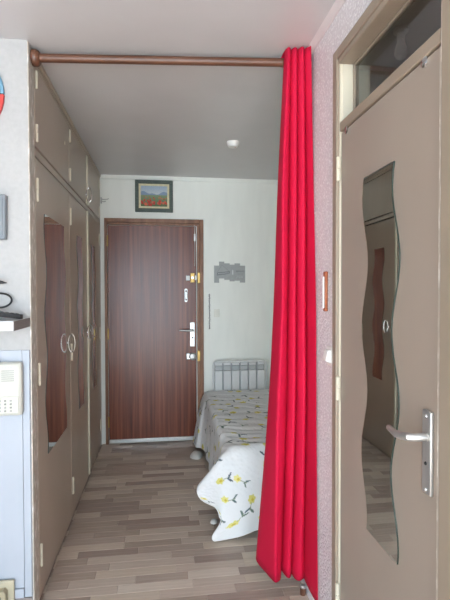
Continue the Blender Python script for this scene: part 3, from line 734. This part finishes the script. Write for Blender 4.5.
UVs = np.stack([U.ravel(), V.ravel()], 1)[li].astype(np.float32); ul.data.foreach_set('uv', UVs.ravel())
# folded corner of the quilt lying on the floor at the far end
def lobe(name, c, rx, ry, h, parent, mat):
    mb = MB(); rings = []
    for k in range(7):
        a = k / 6 * PI / 2; r = math.cos(a) * .98 + .02
        rings.append([(c[0] + rx * r * math.cos(t) * (1 + .15 * math.sin(2 * t)), c[1] + ry * r * math.sin(t), c[2] + h * math.sin(a)) for t in [2 * PI * q / 20 for q in range(20)]])
    return mb.loft(rings).build(name, mat, parent)
tl = lobe('white_lobe', (.285, 3.93, .002), .055, .09, .035, quilt, M['mattress'])
lobe('white_lobe', (.300, 2.71, .040), .022, .03, .018, quilt, M['mattress'])  # white foot end of the bed leg, under the near flap

# ================================================================== THINGS AT THE LEFT EDGE
wd = empty('wall_disc', (-.83, YN, 2.07), 'round red and blue wall disc cut by the left picture edge', 'wall decoration')
dc, dr = (-.852, 2.262), .194
def wedge(a0, a1, name, mat):
    pts = [dc] + [(dc[0] + dr * math.cos(a), dc[1] + dr * math.sin(a)) for a in np.linspace(a0, a1, 20)]
    return MB().prism(pts, 'y', YN - .016, YN - .001).build(name, mat, wd, .002)
wedge(.012, PI - .012, 'blue_half', M['disc_blue']); wedge(PI + .012, 2 * PI - .012, 'red_half', M['disc_red'])
MB().box(dc[0] - dr + .004, dc[0] + dr - .004, YN - .014, YN - .002, dc[1] - .002, dc[1] + .002).build('dividing_line', M['disc_dark'], wd)
gb = empty('wall_box', (-.75, YN, 1.648), 'grey plastic box mounted on the left wall above the shelf', 'wall box')
MB().prism([(-.86, 1.648), (-.654, 1.648), (-.651, 1.836), (-.86, 1.836)], 'y', YN - .035, YN - .001).build('housing', M['grey_plastic'], gb, .004)
MB().box(-.85, -.662, YN - .038, YN - .035, 1.664, 1.826).build('cover', M['grey_plastic'], gb, .002)

sh = empty('wall_shelf', (-.75, 1.95, 1.28), 'white floating shelf with grey end below the grey wall box', 'shelf')
bx(-1.0, -.568, 1.852, YN - .001, 1.276, 1.314).build('board', M['shelf_white'], sh, .0015)
bx(-.568, -.5655, 1.853, YN - .001, 1.2765, 1.3135).build('end_cap', M['shelf_end'], sh)
# remote control
rc = empty('remote_control', (-.62, 1.93, 1.314), 'black remote control lying on the white wall shelf', 'remote control')
ang = .40
def rot(p, c0=(-.672, 1.9275), c=(-.662, 1.962)):
    x, y = p[0] - c0[0], p[1] - c0[1]
    return (c[0] + x * math.cos(ang) - y * math.sin(ang), c[1] + x * math.sin(ang) + y * math.cos(ang))
def rotbox(x0, x1, y0, y1, z0, z1):
    q = [rot((x0, y0)), rot((x1, y0)), rot((x1, y1)), rot((x0, y1))]
    return MB().loft([[(*p, z0) for p in q], [(*p, z1) for p in q]])
out = [rot((-.770, 1.905)), rot((-.590, 1.905)), rot((-.580, 1.912)), rot((-.576, 1.927)), rot((-.580, 1.943)), rot((-.590, 1.950)), rot((-.770, 1.950))]
tz = lambda x: .17 * (-.585 - x) if x < -.585 else 0.0          # its far end is propped up
MB().loft([[(*p, 1.3143 + tz(p[0])) for p in out], [(*p, 1.325 + tz(p[0])) for p in out], [(p[0] * .985 - .009, p[1] * .985 + .029, 1.333 + tz(p[0])) for p in out]]).build('body', M['black'], rc, .002)
for i in range(9):
    for j in range(3):
        a = -.755 + i * .019; b_ = 1.913 + j * .0115
        q = [rot((a, b_)), rot((a + .011, b_)), rot((a + .011, b_ + .007)), rot((a, b_ + .007))]
        MB().loft([[(*p, 1.331 + tz(p[0])) for p in q], [(*p, 1.3355 + tz(p[0])) for p in q]]).build('button', M['dark_key'], rc)
rotbox(-.765, -.745, 1.912, 1.943, 1.3142, 1.338).build('foot', M['black'], rc, .002)
# second handset, lamp head and cable
cb = empty('black_cable', (-.68, 1.97, 1.314), 'looped black cable standing on the shelf behind the remote', 'cable')
lc = (-.682, 2.045)
pts = [(lc[0] + .050 * math.cos(a), lc[1] + .01 * math.sin(a), 1.390 + .030 * math.sin(a)) for a in np.linspace(-1.9, 3.6, 30)]
pts = [(-.703, 2.042, 1.319), (-.700, 2.042, 1.335)] + pts[1:]
MB().tube(pts, .0042, 8).build('loop', M['black'], cb)
lm = empty('desk_lamp', (-.76, 1.96, 1.314), 'black desk lamp on the shelf, its pointed shade tip showing at the left edge', 'lamp')
MB().lathe([(.035, 0), (.035, .008), (.012, .014)], (-.745, 2.03, 1.3145), 'z', 20).build('base', M['black'], lm)
MB().tube([(-.745, 2.03, 1.328), (-.745, 2.03, 1.46)], .006, 10).build('stem', M['black'], lm)
MB().tube([(-.79, 2.03, 1.472), (-.745, 2.03, 1.473), (-.69, 2.03, 1.470), (-.665, 2.03, 1.466), (-.645, 2.03, 1.464)], [.010, .018, .010, .006, .0015], 12).build('shade', M['black'], lm)

# intercom
ic = empty('intercom', (-.70, YN - .006, .90), 'white intercom phone with speaker slots and keypad on the left wall panel', 'intercom')
ix0, ix1, iz0, iz1, iy = -.790, -.592, .902, 1.128, YN - .006
MB().box(ix0, ix1, iy - .040, iy - .0005, iz0, iz1).build('housing', M['intercom'], ic, .012)
fy = iy - .040
MB().box(ix0 + .012, ix1 - .012, fy - .003, fy + .001, iz0 + .012, .985).build('keypad_plate', M['intercom'], ic, .0015)
for k in range(6): MB().box(-.672, -.622, fy - .0015, fy + .001, 1.050 + k * .0085, 1.0525 + k * .0085).build('speaker_slot', M['slot'], ic)
for k in range(7): MB().lathe([(.0022, 0), (.0022, -.001)], (-.702 + k * .0115, fy, 1.107), 'y', 8).build('print_dot', M['blue_dot'], ic)
for i in range(4):
    for j in range(4):
        MB().box(-.705 + i * .022, -.697 + i * .022, fy - .006, fy - .003, .921 + j * .0145, .928 + j * .0145).build('key', M['slot' if (i + j) % 3 else 'grille'], ic, .001)
MB().tube([(-.70, fy + .02, 1.127), (-.697, fy + .01, 1.140), (-.690, fy + .01, 1.146), (-.684, fy + .012, 1.140), (-.684, fy + .02, 1.127)], .0028, 8).build('hook', M['black'], ic)
# socket and adaptor
so = empty('wall_socket', (-.70, YN - .014, .10), 'beige wall socket low on the left wall', 'socket')
MB().box(-.745, -.638, YN - .028, YN - .0145, .085, .187).build('plate', M['beige_plastic'], so, .004)
pa = empty('plug_adaptor', (-.70, YN - .028, .09), 'tan plug adaptor pushed into the low wall socket', 'plug')
MB().prism([(-.735, .070), (-.662, .070), (-.662, .150), (-.672, .163), (-.70, .158), (-.735, .150)], 'y', YN - .060, YN - .0285).build('body', M['tan_plastic'], pa, .003)
MB().box(-.688, -.682, YN - .0615, YN - .060, .098, .140).build('slot', M['dark_hole'], pa)
